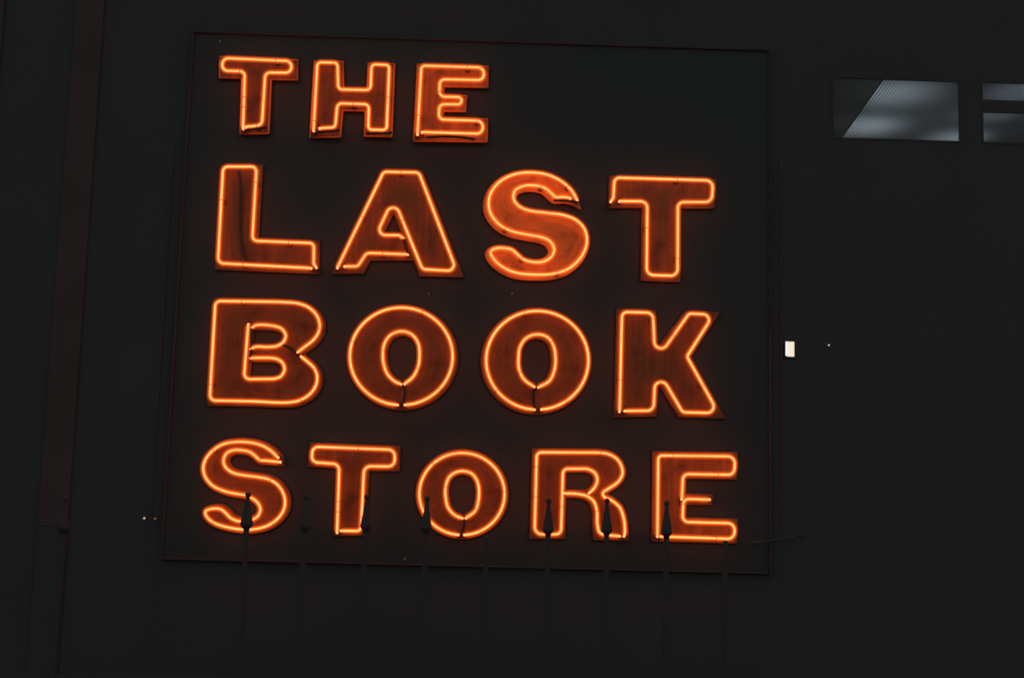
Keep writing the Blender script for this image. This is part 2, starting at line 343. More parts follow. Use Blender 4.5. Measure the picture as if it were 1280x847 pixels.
# ------------------------------------------------------------------ neon letters
LET = [
{'id':'T_THE','tubes':[['c',[[-2.1811,4.6863,0.0],[-2.1921,5.1911,0.0447],[-2.3885,5.1905,0.0503],[-2.3879,5.303,0.0503],[-1.7947,5.2953,0.0559],[-1.7931,5.1911,0.0503],[-2.0157,5.1862,0.0447],[-2.0213,4.7183,0.0503],[-2.1592,4.6999,0.0]]]],'outer':['p',[[-2.1816,4.6956],[-2.1921,5.1911],[-2.3885,5.1905],[-2.3947,5.3027],[-1.7925,5.2953],[-1.7897,5.1912],[-2.0157,5.1862],[-2.0127,4.7045]]],'holes':[],'dark':[[[-2.141,4.6759],[-1.9843,4.7019]]],'cable':[],'sup':[[-2.2588,5.1865],[-2.1993,4.9645],[-2.174,4.8714],[-2.0977,4.71],[-1.9008,5.2989]],'swirl':0,'tint':0.75,'dx':0.0},
{'id':'H_THE','tubes':[['c',[[-1.579,4.6878,0.0],[-1.5723,5.2919,0.0338],[-1.3993,5.294,0.0338],[-1.3834,5.0556,0.0406],[-1.1054,5.0589,0.0406],[-1.105,5.2894,0.0338],[-0.9523,5.2886,0.0338],[-0.9529,4.709,0.0338],[-1.1113,4.7083,0.0338],[-1.1135,4.9325,0.0406],[-1.3835,4.9323,0.0406],[-1.3948,4.7191,0.0338],[-1.5265,4.7072,0.0]]]],'outer':['p',[[-1.5788,4.6836],[-1.5723,5.2919],[-1.3993,5.294],[-1.3834,5.0556],[-1.1054,5.0589],[-1.105,5.2894],[-0.9523,5.2886],[-0.9529,4.709],[-1.1113,4.7083],[-1.1135,4.9325],[-1.3835,4.9323],[-1.3937,4.693]]],'holes':[],'dark':[[[-1.5564,4.6737],[-1.3588,4.6941]],[[-1.1251,4.6767],[-0.9061,4.6872]]],'cable':[],'sup':[[-1.4813,5.2921],[-1.2523,4.933],[-1.2111,4.9343],[-1.575,4.7792],[-0.9528,5.0124]],'swirl':0,'tint':0.8,'dx':0.0},
{'id':'E_THE','tubes':[['c',[[-0.6876,4.6821,0.0],[-0.6747,5.2918,0.0357],[-0.1335,5.2918,0.0536],[-0.1326,5.1791,0.0503],[-0.5119,5.175,0.0447],[-0.5103,5.0214,0.0447],[-0.3175,5.0206,0.0335],[-0.3201,4.9568,0.0335],[-0.508,4.9531,0.0447],[-0.5092,4.8167,0.0447],[-0.1258,4.8172,0.0536],[-0.1316,4.702,0.0536],[-0.6485,4.7009,0.0]]]],'outer':['p',[[-0.6851,4.6775],[-0.677,5.2917],[-0.1335,5.2918],[-0.1326,5.1791],[-0.5119,5.175],[-0.5103,5.0214],[-0.3175,5.0206],[-0.3201,4.9568],[-0.508,4.9531],[-0.5092,4.8167],[-0.1258,4.8172],[-0.1279,4.6904]]],'holes':[],'dark':[[[-0.613,4.6576],[-0.4545,4.6708],[-0.2954,4.6676],[-0.1926,4.651]]],'cable':[],'sup':[[-0.2743,5.2907],[-0.6812,4.8253],[-0.1918,4.8162],[-0.5114,5.0899]],'swirl':0,'tint':1.6,'dx':0.0},
{'id':'L_LAST','tubes':[['c',[[-1.5023,3.4985,0.0],[-1.5241,3.529,0.0128],[-1.5296,3.7045,0.0409],[-2.0506,3.7099,0.0447],[-2.0482,4.3534,0.0447],[-2.3317,4.3446,0.0447],[-2.3299,3.5094,0.0511],[-1.5464,3.4894,0.0]]]],'outer':['p',[[-1.5224,3.4927],[-1.5296,3.7045],[-2.0506,3.7099],[-2.0482,4.3534],[-2.3317,4.3446],[-2.3323,3.5067]]],'holes':[],'dark':[],'cable':[[-2.2131,4.3377],[-2.1825,4.1737],[-2.1721,3.8851],[-2.1594,3.7419],[-2.1295,3.6126],[-2.0926,3.5163]],'sup':[[-2.3349,4.0559],[-2.0985,3.5071],[-1.7006,3.7033],[-2.0541,4.171]],'swirl':0,'tint':0.95,'dx':0.0},
{'id':'A_LAST','tubes':[['c',[[-1.3228,3.5001,0.0],[-0.9637,4.3424,0.0434],[-0.6635,4.3446,0.0475],[-0.3133,3.4991,0.0515],[-0.6043,3.5072,0.0515],[-0.8729,4.1149,0.0542],[-1.0063,3.7902,0.0515],[-0.8159,3.7945,0.0203],[-0.7714,3.7681,0.0]]],['c',[[-1.2624,3.5129,0.0],[-1.1514,3.5161,0.0475],[-1.0817,3.6342,0.0542],[-0.7351,3.6319,0.0]]]],'outer':['p',[[-1.3228,3.5001],[-0.9637,4.3424],[-0.6635,4.3446],[-0.3093,3.4992],[-0.6041,3.499],[-0.6604,3.6341],[-1.0757,3.6219],[-1.1335,3.5084]]],'holes':[['p',[[-0.8717,4.0828],[-0.9927,3.7907],[-0.7546,3.7949]]]],'dark':[[[-0.7714,3.7681],[-0.731,3.632]]],'cable':[],'sup':[[-1.1253,3.9704],[-0.8019,4.3404],[-0.7877,3.9526],[-0.4097,3.665],[-0.9937,3.6409]],'swirl':0,'tint':0.9,'dx':0.0},
{'id':'S_LAST','tubes':[['s',[[0.6963,4.1443],[0.6466,4.2271],[0.5625,4.302],[0.4374,4.3588],[0.2993,4.3743],[0.1621,4.356],[0.0399,4.293],[-0.0398,4.1921],[-0.0604,4.0933],[-0.0344,3.9961],[0.0433,3.9077],[0.1472,3.8578],[0.2846,3.8312],[0.3944,3.8136],[0.4704,3.7811],[0.5088,3.7127],[0.4869,3.6496],[0.4264,3.6062],[0.3447,3.5955],[0.2487,3.6176],[0.1861,3.6685],[0.1443,3.6992],[0.0145,3.7051],[-0.031,3.6732],[-0.0035,3.6144],[0.0733,3.5475],[0.1834,3.5023],[0.3199,3.4897],[0.5104,3.5021],[0.6458,3.5572],[0.7462,3.6641],[0.7852,3.7834],[0.7627,3.8943],[0.6927,3.969],[0.5821,4.0105],[0.4446,4.0245],[0.2796,4.0433],[0.1964,4.08],[0.1509,4.1418],[0.1629,4.2124],[0.2334,4.2539],[0.3294,4.2625],[0.4193,4.2413],[0.4753,4.1966],[0.513,4.1654],[0.579,4.1688],[0.6369,4.1607]]]],'outer':['s',[[0.6963,4.1443],[0.6466,4.2271],[0.5625,4.302],[0.4374,4.3588],[0.2993,4.3743],[0.1621,4.356],[0.0399,4.293],[-0.0398,4.1921],[-0.0604,4.0933],[-0.0344,3.9961],[0.0433,3.9077],[0.1472,3.8578],[0.2846,3.8312],[0.3944,3.8136],[0.4704,3.7811],[0.5088,3.7127],[0.4869,3.6496],[0.4264,3.6062],[0.3447,3.5955],[0.2487,3.6176],[0.1861,3.6685],[0.1443,3.6992],[0.0145,3.7051],[-0.031,3.6732],[-0.0035,3.6144],[0.0733,3.5475],[0.1834,3.5023],[0.3199,3.4897],[0.5104,3.5021],[0.6458,3.5572],[0.7462,3.6641],[0.7852,3.7834],[0.7627,3.8943],[0.6927,3.969],[0.5821,4.0105],[0.4446,4.0245],[0.2796,4.0433],[0.1964,4.08],[0.1509,4.1418],[0.1629,4.2124],[0.2334,4.2539],[0.3294,4.2625],[0.4193,4.2413],[0.4753,4.1966],[0.513,4.1654],[0.6065,4.1697],[0.6893,4.1511]]],'holes':[],'dark':[[[0.4971,4.1382],[0.6071,4.1388],[0.7063,4.1277]]],'cable':[],'sup':[[0.6047,4.261],[0.0918,3.8812],[0.2418,3.6216],[0.5307,3.5124],[0.3845,4.2613]],'swirl':1,'tint':3.0,'dx':-0.0101},
{'id':'T_LAST','tubes':[['c',[[0.9857,4.1421,0.0],[1.0058,4.175,0.0136],[1.0129,4.3513,0.0475],[1.863,4.352,0.061],[1.85,4.1627,0.061],[1.5602,4.1539,0.0515],[1.5626,3.5121,0.061],[1.2985,3.5141,0.061],[1.2982,4.1515,0.057],[1.06,4.1471,0.0]]]],'outer':['p',[[1.0091,4.1428],[1.0129,4.3513],[1.863,4.352],[1.8528,4.1627],[1.5602,4.1539],[1.5626,3.5121],[1.2985,3.5141],[1.2982,4.1515]]],'holes':[],'dark':[],'cable':[],'sup':[[1.5309,4.3532],[1.2965,3.9384],[1.563,3.6258],[1.3011,3.8966]],'swirl':0,'tint':1.0,'dx':0.0},
{'id':'B_BOOK','tubes':[['m',[['s',[[-1.6279,2.7676],[-1.5672,2.8202],[-1.5004,2.8769],[-1.4556,2.9485],[-1.4496,3.0127],[-1.477,3.0863],[-1.5447,3.1512],[-1.6351,3.1847],[-1.7433,3.1932],[-2.0221,3.1916]]],['c',[[-2.0221,3.1916,0.0],[-2.3321,3.1867,0.0447],[-2.3328,2.3508,0.0485],[-1.9783,2.3528,0.0]]],['s',[[-1.9783,2.3528],[-1.6771,2.352],[-1.5778,2.3761],[-1.4988,2.4325],[-1.4558,2.5095],[-1.4529,2.5856],[-1.4835,2.6482],[-1.5361,2.695],[-1.5924,2.738]]]]],['m',[['c',[[-2.0473,2.9959,0.0],[-2.0594,2.5349,0.0485],[-1.8122,2.5441,0.0]]],['s',[[-1.8122,2.5441],[-1.7566,2.5646],[-1.7255,2.6225],[-1.7434,2.6792],[-1.7954,2.712],[-1.8714,2.7189],[-2.016,2.7136]]]]],['s',[[-2.0168,2.9686],[-1.98,2.9914],[-1.8345,2.9891],[-1.7638,2.9655],[-1.7296,2.9127],[-1.7458,2.8574],[-1.8008,2.8201],[-1.876,2.8104],[-1.9769,2.8089],[-2.0162,2.7899]]]],'outer':['m',[['s',[[-1.6279,2.7676],[-1.5672,2.8202],[-1.5004,2.8769],[-1.4556,2.9485],[-1.4496,3.0127],[-1.477,3.0863],[-1.5447,3.1512],[-1.6351,3.1847],[-1.7433,3.1932],[-2.0221,3.1916]]],['p',[[-2.3321,3.1867],[-2.3326,2.3471]]],['s',[[-1.9783,2.3528],[-1.6771,2.352],[-1.5778,2.3761],[-1.4988,2.4325],[-1.4558,2.5095],[-1.4529,2.5856],[-1.4835,2.6482],[-1.5361,2.695],[-1.5924,2.738]]]]],'holes':[['m',[['p',[[-2.047,2.9908]]],['s',[[-1.8345,2.9891],[-1.7638,2.9655],[-1.7296,2.9127],[-1.7458,2.8574],[-1.8008,2.8201],[-1.876,2.8104]]],['p',[[-2.046,2.8044]]]]],['m',[['p',[[-2.045,2.7141]]],['s',[[-1.8714,2.7189],[-1.7954,2.712],[-1.7434,2.6792],[-1.7255,2.6225],[-1.7566,2.5646],[-1.8122,2.5441]]],['p',[[-2.0556,2.535]]]]]],'dark':[[[-1.7509,2.8317],[-1.6866,2.808],[-1.6208,2.7525]],[[-2.0206,2.9685],[-2.0113,2.7926],[-2.0122,2.7137]]],'cable':[],'sup':[[-2.0854,3.1911],[-2.3005,2.5119],[-1.4479,2.9743],[-1.4706,2.6422],[-1.5778,2.3761],[-2.0325,2.7157]],'swirl':1,'tint':0.8,'dx':0.0},
{'id':'O_BOOK','tubes':[['s',[[-0.7734,2.3547],[-0.8385,2.3624],[-0.9017,2.3795],[-0.9615,2.4056],[-1.0165,2.44],[-1.0654,2.482],[-1.1072,2.5305],[-1.1408,2.5846],[-1.1654,2.6429],[-1.1804,2.704],[-1.1855,2.7666],[-1.1805,2.8292],[-1.1656,2.8904],[-1.1409,2.9486],[-1.1072,3.0025],[-1.0652,3.0509],[-1.0158,3.0925],[-0.9602,3.1264],[-0.8997,3.1518],[-0.8358,3.1679],[-0.77,3.1746],[-0.7038,3.1715],[-0.6389,3.1587],[-0.5767,3.1366],[-0.5187,3.1057],[-0.4664,3.0667],[-0.4209,3.0206],[-0.3833,2.9685],[-0.3546,2.9116],[-0.3353,2.8512],[-0.3259,2.7889],[-0.3267,2.726],[-0.3374,2.6641],[-0.358,2.6045],[-0.3878,2.5488],[-0.4262,2.4981],[-0.4723,2.4537],[-0.5249,2.4166],[-0.5828,2.3875],[-0.6448,2.3673],[-0.7093,2.3563]]],['s',[[-0.7495,2.5286],[-0.8034,2.5513],[-0.8662,2.6105],[-0.8997,2.6922],[-0.9107,2.781],[-0.899,2.8707],[-0.851,2.9411],[-0.757,2.9745],[-0.6697,2.9462],[-0.6163,2.8722],[-0.6029,2.7768],[-0.6099,2.6874],[-0.6484,2.5973],[-0.7217,2.5294]]]],'outer':['s',[[-0.7405,2.3543],[-0.8073,2.3575],[-0.8728,2.3705],[-0.9354,2.393],[-0.9937,2.4244],[-1.0463,2.464],[-1.0919,2.511],[-1.1294,2.5641],[-1.1578,2.622],[-1.1765,2.6835],[-1.185,2.747],[-1.183,2.8109],[-1.1707,2.8738],[-1.1482,2.934],[-1.116,2.9902],[-1.075,3.0408],[-1.0262,3.0848],[-0.9707,3.1209],[-0.9098,3.1482],[-0.8452,3.1662],[-0.7783,3.1743],[-0.7108,3.1723],[-0.6445,3.1602],[-0.5808,3.1384],[-0.5215,3.1075],[-0.4679,3.0681],[-0.4214,3.0213],[-0.3831,2.9682],[-0.354,2.9101],[-0.3347,2.8485],[-0.3257,2.7849],[-0.3272,2.7209],[-0.3391,2.658],[-0.3611,2.5977],[-0.3926,2.5415],[-0.4329,2.4907],[-0.481,2.4467],[-0.5358,2.4103],[-0.5957,2.3825],[-0.6595,2.3639],[-0.7256,2.355]]],'holes':[['s',[[-0.7495,2.5286],[-0.8034,2.5513],[-0.8662,2.6105],[-0.8997,2.6922],[-0.9107,2.781],[-0.899,2.8707],[-0.851,2.9411],[-0.757,2.9745],[-0.6697,2.9462],[-0.6163,2.8722],[-0.6029,2.7768],[-0.6099,2.6874],[-0.6484,2.5973],[-0.7217,2.5294]]]],'dark':[[[-0.7356,2.529],[-0.7162,2.4814],[-0.7172,2.4055],[-0.7382,2.3594]]],'cable':[],'sup':[[-1.174,2.8759],[-0.5876,3.1424],[-0.9117,2.8065],[-0.59,2.6625],[-0.4072,2.4897]],'swirl':1,'tint':0.85,'dx':0.0068},
{'id':'O_BOOK2','tubes':[['s',[[0.3716,2.3467],[0.3065,2.3533],[0.2432,2.3695],[0.1832,2.3948],[0.128,2.4287],[0.0788,2.4704],[0.0367,2.519],[0.0028,2.5733],[-0.0222,2.6321],[-0.0376,2.6939],[-0.043,2.7575],[-0.0384,2.8212],[-0.0237,2.8836],[0.0006,2.9431],[0.0341,2.9985],[0.0759,3.0483],[0.1252,3.0914],[0.1806,3.1267],[0.241,3.1534],[0.3048,3.1708],[0.3706,3.1785],[0.4368,3.1763],[0.5018,3.1643],[0.564,3.1427],[0.622,3.1121],[0.6744,3.0732],[0.7199,3.027],[0.7575,2.9745],[0.7863,2.917],[0.8056,2.8559],[0.815,2.7927],[0.8142,2.7288],[0.8034,2.6657],[0.7828,2.605],[0.7529,2.548],[0.7145,2.4961],[0.6684,2.4505],[0.6157,2.4122],[0.5577,2.3821],[0.4957,2.3609],[0.4312,2.3491]]],['s',[[0.3697,2.5334],[0.2795,2.5971],[0.2356,2.6786],[0.2279,2.7868],[0.2409,2.8767],[0.2927,2.9486],[0.3811,2.9806],[0.4683,2.9574],[0.5208,2.8845],[0.5395,2.7826],[0.5314,2.6803],[0.4915,2.5901],[0.4014,2.5343]]]],'outer':['s',[[0.3955,2.3467],[0.3289,2.3499],[0.2638,2.3631],[0.2015,2.3859],[0.1437,2.4179],[0.0918,2.4581],[0.0469,2.5057],[0.0103,2.5596],[-0.0173,2.6184],[-0.0351,2.6808],[-0.0427,2.7451],[-0.0399,2.81],[-0.0267,2.8738],[-0.0034,2.9349],[0.0294,2.9918],[0.071,3.0432],[0.1204,3.0878],[0.1763,3.1244],[0.2374,3.1521],[0.3022,3.1703],[0.3691,3.1784],[0.4364,3.1764],[0.5025,3.1641],[0.5657,3.142],[0.6245,3.1105],[0.6775,3.0706],[0.7232,3.023],[0.7607,2.9691],[0.789,2.9102],[0.8074,2.8477],[0.8155,2.7832],[0.8132,2.7183],[0.8004,2.6544],[0.7776,2.5933],[0.7453,2.5363],[0.7044,2.4849],[0.6558,2.4402],[0.6007,2.4033],[0.5404,2.3751],[0.4765,2.3563],[0.4104,2.3473]]],'holes':[['s',[[0.3697,2.5334],[0.2795,2.5971],[0.2356,2.6786],[0.2279,2.7868],[0.2409,2.8767],[0.2927,2.9486],[0.3811,2.9806],[0.4683,2.9574],[0.5208,2.8845],[0.5395,2.7826],[0.5314,2.6803],[0.4915,2.5901],[0.4014,2.5343]]]],'dark':[[[0.3849,2.5339],[0.3639,2.5104],[0.3668,2.3838],[0.3713,2.3523]]],'cable':[],'sup':[[0.2723,3.1629],[0.4945,2.9222],[0.2466,2.6471],[0.638,2.429],[0.0602,2.5023]],'swirl':1,'tint':0.95,'dx':-0.0088},
{'id':'K_BOOK','tubes':[['c',[[1.0851,2.3499,0.0],[1.0936,3.1911,0.0475],[1.3565,3.1917,0.057],[1.3785,2.7755,0.057],[1.6632,3.1935,0.038],[1.872,3.1898,0.0516],[1.6467,2.8278,0.0339],[1.9161,2.3571,0.057],[1.6149,2.3572,0.0434],[1.3844,2.7349,0.0746],[1.3693,2.3642,0.057],[1.1295,2.3551,0.0]]]],'outer':['p',[[1.0852,2.3432],[1.0936,3.1911],[1.3565,3.1917],[1.3743,2.7931],[1.6632,3.1935],[1.8775,3.1899],[1.6467,2.8278],[1.9255,2.3574],[1.6149,2.3572],[1.3845,2.7187],[1.3694,2.3561]]],'holes':[],'dark':[],'cable':[],'sup':[[1.364,3.1274],[1.5553,3.0505],[1.0889,2.6564],[1.7826,2.5668],[1.4196,2.5976]],'swirl':0,'tint':0.8,'dx':0.0},
{'id':'S_STORE','tubes':[['s',[[-1.746,1.8939],[-1.8009,1.9448],[-1.8796,1.9887],[-1.9791,2.0112],[-2.0885,2.0138],[-2.1966,1.9935],[-2.2808,1.9401],[-2.3367,1.8678],[-2.3541,1.7913],[-2.3277,1.7106],[-2.2643,1.6472],[-2.1643,1.6064],[-2.0765,1.5892],[-1.9998,1.5781],[-1.9444,1.5579],[-1.8937,1.5214],[-1.867,1.4681],[-1.8827,1.4138],[-1.9297,1.3804],[-1.9885,1.365],[-2.0537,1.3687],[-2.1092,1.3921],[-2.1491,1.4288],[-2.1942,1.46],[-2.2647,1.4615],[-2.3154,1.4387],[-2.3044,1.398],[-2.2477,1.3511],[-2.1594,1.321],[-2.0611,1.3041],[-1.985,1.2985],[-1.8988,1.3059],[-1.8028,1.3351],[-1.7191,1.3964],[-1.674,1.4729],[-1.669,1.5486],[-1.6977,1.6236],[-1.7439,1.6766],[-1.811,1.7128],[-1.899,1.729],[-2.0084,1.7404],[-2.1074,1.7596],[-2.1696,1.8014],[-2.1911,1.8552],[-2.1704,1.9157],[-2.1175,1.9443],[-2.0412,1.9463],[-1.9749,1.9316],[-1.9239,1.8948],[-1.8931,1.8694],[-1.8406,1.8664],[-1.7255,1.8563]]]],'outer':['s',[[-1.746,1.8939],[-1.8009,1.9448],[-1.8796,1.9887],[-1.9791,2.0112],[-2.0885,2.0138],[-2.1966,1.9935],[-2.2808,1.9401],[-2.3367,1.8678],[-2.3541,1.7913],[-2.3277,1.7106],[-2.2643,1.6472],[-2.1643,1.6064],[-2.0765,1.5892],[-1.9998,1.5781],[-1.9444,1.5579],[-1.8937,1.5214],[-1.867,1.4681],[-1.8827,1.4138],[-1.9297,1.3804],[-1.9885,1.365],[-2.0537,1.3687],[-2.1092,1.3921],[-2.1491,1.4288],[-2.1942,1.46],[-2.2647,1.4615],[-2.3154,1.4387],[-2.3044,1.398],[-2.2477,1.3511],[-2.1594,1.321],[-2.0611,1.3041],[-1.985,1.2985],[-1.8988,1.3059],[-1.8028,1.3351],[-1.7191,1.3964],[-1.674,1.4729],[-1.669,1.5486],[-1.6977,1.6236],[-1.7439,1.6766],[-1.811,1.7128],[-1.899,1.729],[-2.0084,1.7404],[-2.1074,1.7596],[-2.1696,1.8014],[-2.1911,1.8552],[-2.1704,1.9157],[-2.1175,1.9443],[-2.0412,1.9463],[-1.9749,1.9316],[-1.9239,1.8948],[-1.8931,1.8694],[-1.8406,1.8664],[-1.7422,1.8613]]],'holes':[],'dark':[],'cable':[],'sup':[[-1.8901,1.8739],[-1.7999,1.7077],[-2.2477,1.3511],[-2.2811,1.9455]],'swirl':1,'tint':1.0,'dx':0.0},
{'id':'T_STORE','tubes':[['c',[[-1.2297,1.2933,0.0],[-1.2344,1.8525,0.0559],[-1.4643,1.863,0.0503],[-1.4626,1.9907,0.0503],[-0.7797,1.9822,0.0559],[-0.7778,1.8446,0.0536],[-1.0294,1.8404,0.0559],[-1.0323,1.5104,0.4469],[-1.0372,1.3109,0.0313],[-1.1978,1.3091,0.0]]]],'outer':['p',[[-1.2278,1.2987],[-1.2344,1.8525],[-1.4643,1.863],[-1.4626,1.9907],[-0.7797,1.9822],[-0.7778,1.8446],[-1.0294,1.8404],[-1.0349,1.3077]]],'holes':[],'dark':[],'cable':[],'sup':[[-1.0901,1.9873],[-1.2288,1.4731],[-1.2282,1.5596],[-1.0303,1.4619]],'swirl':0,'tint':0.8,'dx':0.0},
{'id':'O_STORE','tubes':[['s',[[-0.234,1.2991],[-0.2872,1.3063],[-0.3387,1.3212],[-0.3872,1.3433],[-0.4317,1.3723],[-0.4711,1.4074],[-0.5044,1.4478],[-0.531,1.4925],[-0.5501,1.5407],[-0.5613,1.591],[-0.5643,1.6424],[-0.5591,1.6937],[-0.5457,1.7436],[-0.5245,1.791],[-0.4959,1.8347],[-0.4606,1.8737],[-0.4194,1.9071],[-0.3733,1.9341],[-0.3234,1.9541],[-0.2708,1.9664],[-0.2168,1.9709],[-0.1628,1.9675],[-0.1098,1.9562],[-0.0593,1.9372],[-0.0125,1.9111],[0.0296,1.8785],[0.066,1.8401],[0.0958,1.7969],[0.1184,1.7499],[0.1331,1.7002],[0.1397,1.649],[0.138,1.5974],[0.1281,1.5468],[0.1102,1.4983],[0.0848,1.453],[0.0524,1.412],[0.0139,1.3762],[-0.0298,1.3464],[-0.0778,1.3234],[-0.129,1.3077],[-0.182,1.2995]]],['s',[[-0.2019,1.4332],[-0.2705,1.4618],[-0.3248,1.5221],[-0.3472,1.6082],[-0.3488,1.6895],[-0.3239,1.7663],[-0.2704,1.809],[-0.2105,1.8215],[-0.1386,1.8037],[-0.0932,1.7504],[-0.0724,1.6748],[-0.0743,1.5879],[-0.0969,1.5007],[-0.1768,1.4338]]]],'outer':['s',[[-0.2022,1.2985],[-0.2568,1.3012],[-0.3104,1.312],[-0.3616,1.3306],[-0.4093,1.3565],[-0.4521,1.3891],[-0.4892,1.4277],[-0.5196,1.4714],[-0.5426,1.519],[-0.5575,1.5694],[-0.5641,1.6215],[-0.5621,1.6739],[-0.5516,1.7254],[-0.5328,1.7747],[-0.5062,1.8206],[-0.4724,1.862],[-0.4322,1.8979],[-0.3865,1.9273],[-0.3366,1.9496],[-0.2836,1.9642],[-0.2289,1.9706],[-0.1737,1.9688],[-0.1195,1.9588],[-0.0675,1.9409],[-0.0191,1.9154],[0.0245,1.8831],[0.0623,1.8446],[0.0934,1.8011],[0.117,1.7535],[0.1325,1.703],[0.1396,1.6509],[0.1381,1.5984],[0.1281,1.5468],[0.1098,1.4974],[0.0837,1.4514],[0.0505,1.4098],[0.0109,1.3738],[-0.0341,1.344],[-0.0834,1.3213],[-0.1358,1.3062],[-0.1899,1.299]]],'holes':[['s',[[-0.2019,1.4332],[-0.2705,1.4618],[-0.3248,1.5221],[-0.3472,1.6082],[-0.3488,1.6895],[-0.3239,1.7663],[-0.2704,1.809],[-0.2105,1.8215],[-0.1386,1.8037],[-0.0932,1.7504],[-0.0724,1.6748],[-0.0743,1.5879],[-0.0969,1.5007],[-0.1768,1.4338]]]],'dark':[[[-0.1888,1.4335],[-0.1861,1.3797],[-0.2087,1.2994]]],'cable':[],'sup':[[-0.3488,1.6895],[0.134,1.6582],[-0.4815,1.8931],[-0.0918,1.5116]],'swirl':1,'tint':0.85,'dx':0.0},
{'id':'R_STORE','tubes':[['m',[['c',[[1.1371,1.3211,0.0],[1.1448,1.363,0.0]]],['s',[[1.1448,1.363],[1.1341,1.4554],[1.0987,1.5532],[1.0272,1.6131],[0.9643,1.6418],[0.9556,1.6719],[1.0022,1.708],[1.078,1.7625],[1.1149,1.8278],[1.1081,1.892],[1.0658,1.9555],[0.9978,1.9925],[0.9208,2.0023],[0.7908,2.0001]]],['c',[[0.7908,2.0001,0.0],[0.3988,1.9923,0.0419],[0.3966,1.3193,0.0598],[0.6154,1.3246,0.0455],[0.6199,1.862,0.0455],[0.7342,1.8649,0.0]]],['s',[[0.7342,1.8649],[0.8286,1.8638],[0.8882,1.8314],[0.908,1.7757],[0.8843,1.7109],[0.8415,1.6667]]]]],['m',[['s',[[0.638,1.6604],[0.7381,1.6583],[0.8207,1.6429],[0.8803,1.6001],[0.9087,1.5194],[0.9125,1.4267]]],['c',[[0.9125,1.4267,0.0],[0.9269,1.3345,0.0539],[1.0256,1.3254,0.0],[1.1019,1.3203,0.0]]]]]],'outer':['m',[['p',[[1.1454,1.3167]]],['s',[[1.1448,1.363],[1.1341,1.4554],[1.0987,1.5532],[1.0272,1.6131],[0.9643,1.6418],[0.9556,1.6719],[1.0022,1.708],[1.078,1.7625],[1.1149,1.8278],[1.1081,1.892],[1.0658,1.9555],[0.9978,1.9925],[0.9208,2.0023],[0.7908,2.0001]]],['p',[[0.3988,1.9923],[0.3967,1.3158],[0.6154,1.3223],[0.6215,1.66]]],['s',[[0.7381,1.6583],[0.8207,1.6429],[0.8803,1.6001],[0.9087,1.5194],[0.9137,1.4268]]],['p',[[0.9225,1.3182]]]]],'holes':[['m',[['p',[[0.6199,1.862]]],['s',[[0.7342,1.8649],[0.8286,1.8638],[0.8882,1.8314],[0.908,1.7757],[0.8843,1.7109],[0.8321,1.6664]]],['p',[[0.7379,1.6641],[0.6227,1.6612]]]]]],'dark':[],'cable':[],'sup':[[0.9386,2.0016],[0.3893,1.8912],[0.6162,1.5761],[0.911,1.5195],[0.391,1.6112]],'swirl':1,'tint':0.85,'dx':0.0},
{'id':'E_STORE','tubes':[['c',[[1.4136,1.3256,0.0],[1.4128,1.9915,0.0359],[2.0567,2.001,0.0574],[2.0499,1.848,0.0551],[1.6213,1.8442,0.0503],[1.6134,1.637,0.0]]],['c',[[1.8448,1.6382,0.0],[1.6275,1.6397,0.0455],[1.6183,1.4499,0.0503],[2.0578,1.4491,0.0574],[2.0487,1.3213,0.0574],[1.443,1.3263,0.0]]]],'outer':['p',[[1.4137,1.3186],[1.4128,1.9915],[2.0567,2.001],[2.0499,1.848],[1.6213,1.8442],[1.6204,1.6442],[1.8471,1.6452],[1.8448,1.6312],[1.6253,1.6257],[1.6183,1.4499],[2.0578,1.4491],[2.051,1.3191]]],'holes':[],'dark':[],'cable':[],'sup':[[1.5372,1.9935],[1.8817,1.8473],[1.6208,1.5953],[1.6211,1.5545],[1.8957,1.3211]],'swirl':0,'tint':1.15,'dx':0.0}]
TY, PY = -0.108, -0.030
RT = 0.0072
def smooth_pts(p, step=0.012):
    p = [V((q[0], q[1])) for q in p]
    P = [p[0] * 2 - p[1]] + p + [p[-1] * 2 - p[-2]]
    out = []
    for i in range(1, len(P) - 2):
        a, b, c, d = P[i-1:i+3]
        ta, tb, tc_ = max((b-a).length, 1e-5) ** .5, max((c-b).length, 1e-5) ** .5, max((d-c).length, 1e-5) ** .5
        m1 = ((b-a)/ta - (c-a)/(ta+tb) + (c-b)/tb) * tb
        m2 = ((c-b)/tb - (d-b)/(tb+tc_) + (d-c)/tc_) * tb
        n = max(2, int((c - b).length / step))
        for k in range(n):
            s = k / n
            out.append(b*(2*s**3-3*s*s+1) + m1*(s**3-2*s*s+s) + c*(-2*s**3+3*s*s) + m2*(s**3-s*s))
    out.append(p[-1])
    return out
def corner_pts(p):
    out = [V(p[0][:2])]
    for i in range(1, len(p) - 1):
        a, b, c = V(p[i-1][:2]), V(p[i][:2]), V(p[i+1][:2])
        r = p[i][2] if len(p[i]) > 2 else 0
        u, v = (a - b), (c - b)
        lu, lv = u.length, v.length
        u.normalize(); v.normalize()
        ang = math.acos(max(-1, min(1, u.dot(v))))
        if r <= 0 or ang > 3.05:
            out.append(b); continue
        d = min(r / math.tan(ang / 2), lu * .49, lv * .49)
        rr = d * math.tan(ang / 2)
        bis = (u + v).normalized()
        cen = b + bis * (rr / math.sin(ang / 2))
        s, e = b + u * d, b + v * d
        a0 = math.atan2(s.y - cen.y, s.x - cen.x); a1 = math.atan2(e.y - cen.y, e.x - cen.x)
        da = (a1 - a0 + math.pi) % (2 * math.pi) - math.pi
        for k in range(9):
            q = a0 + da * k / 8
            out.append(cen + V((math.cos(q), math.sin(q))) * rr)
    out.append(V(p[-1][:2]))
    return out
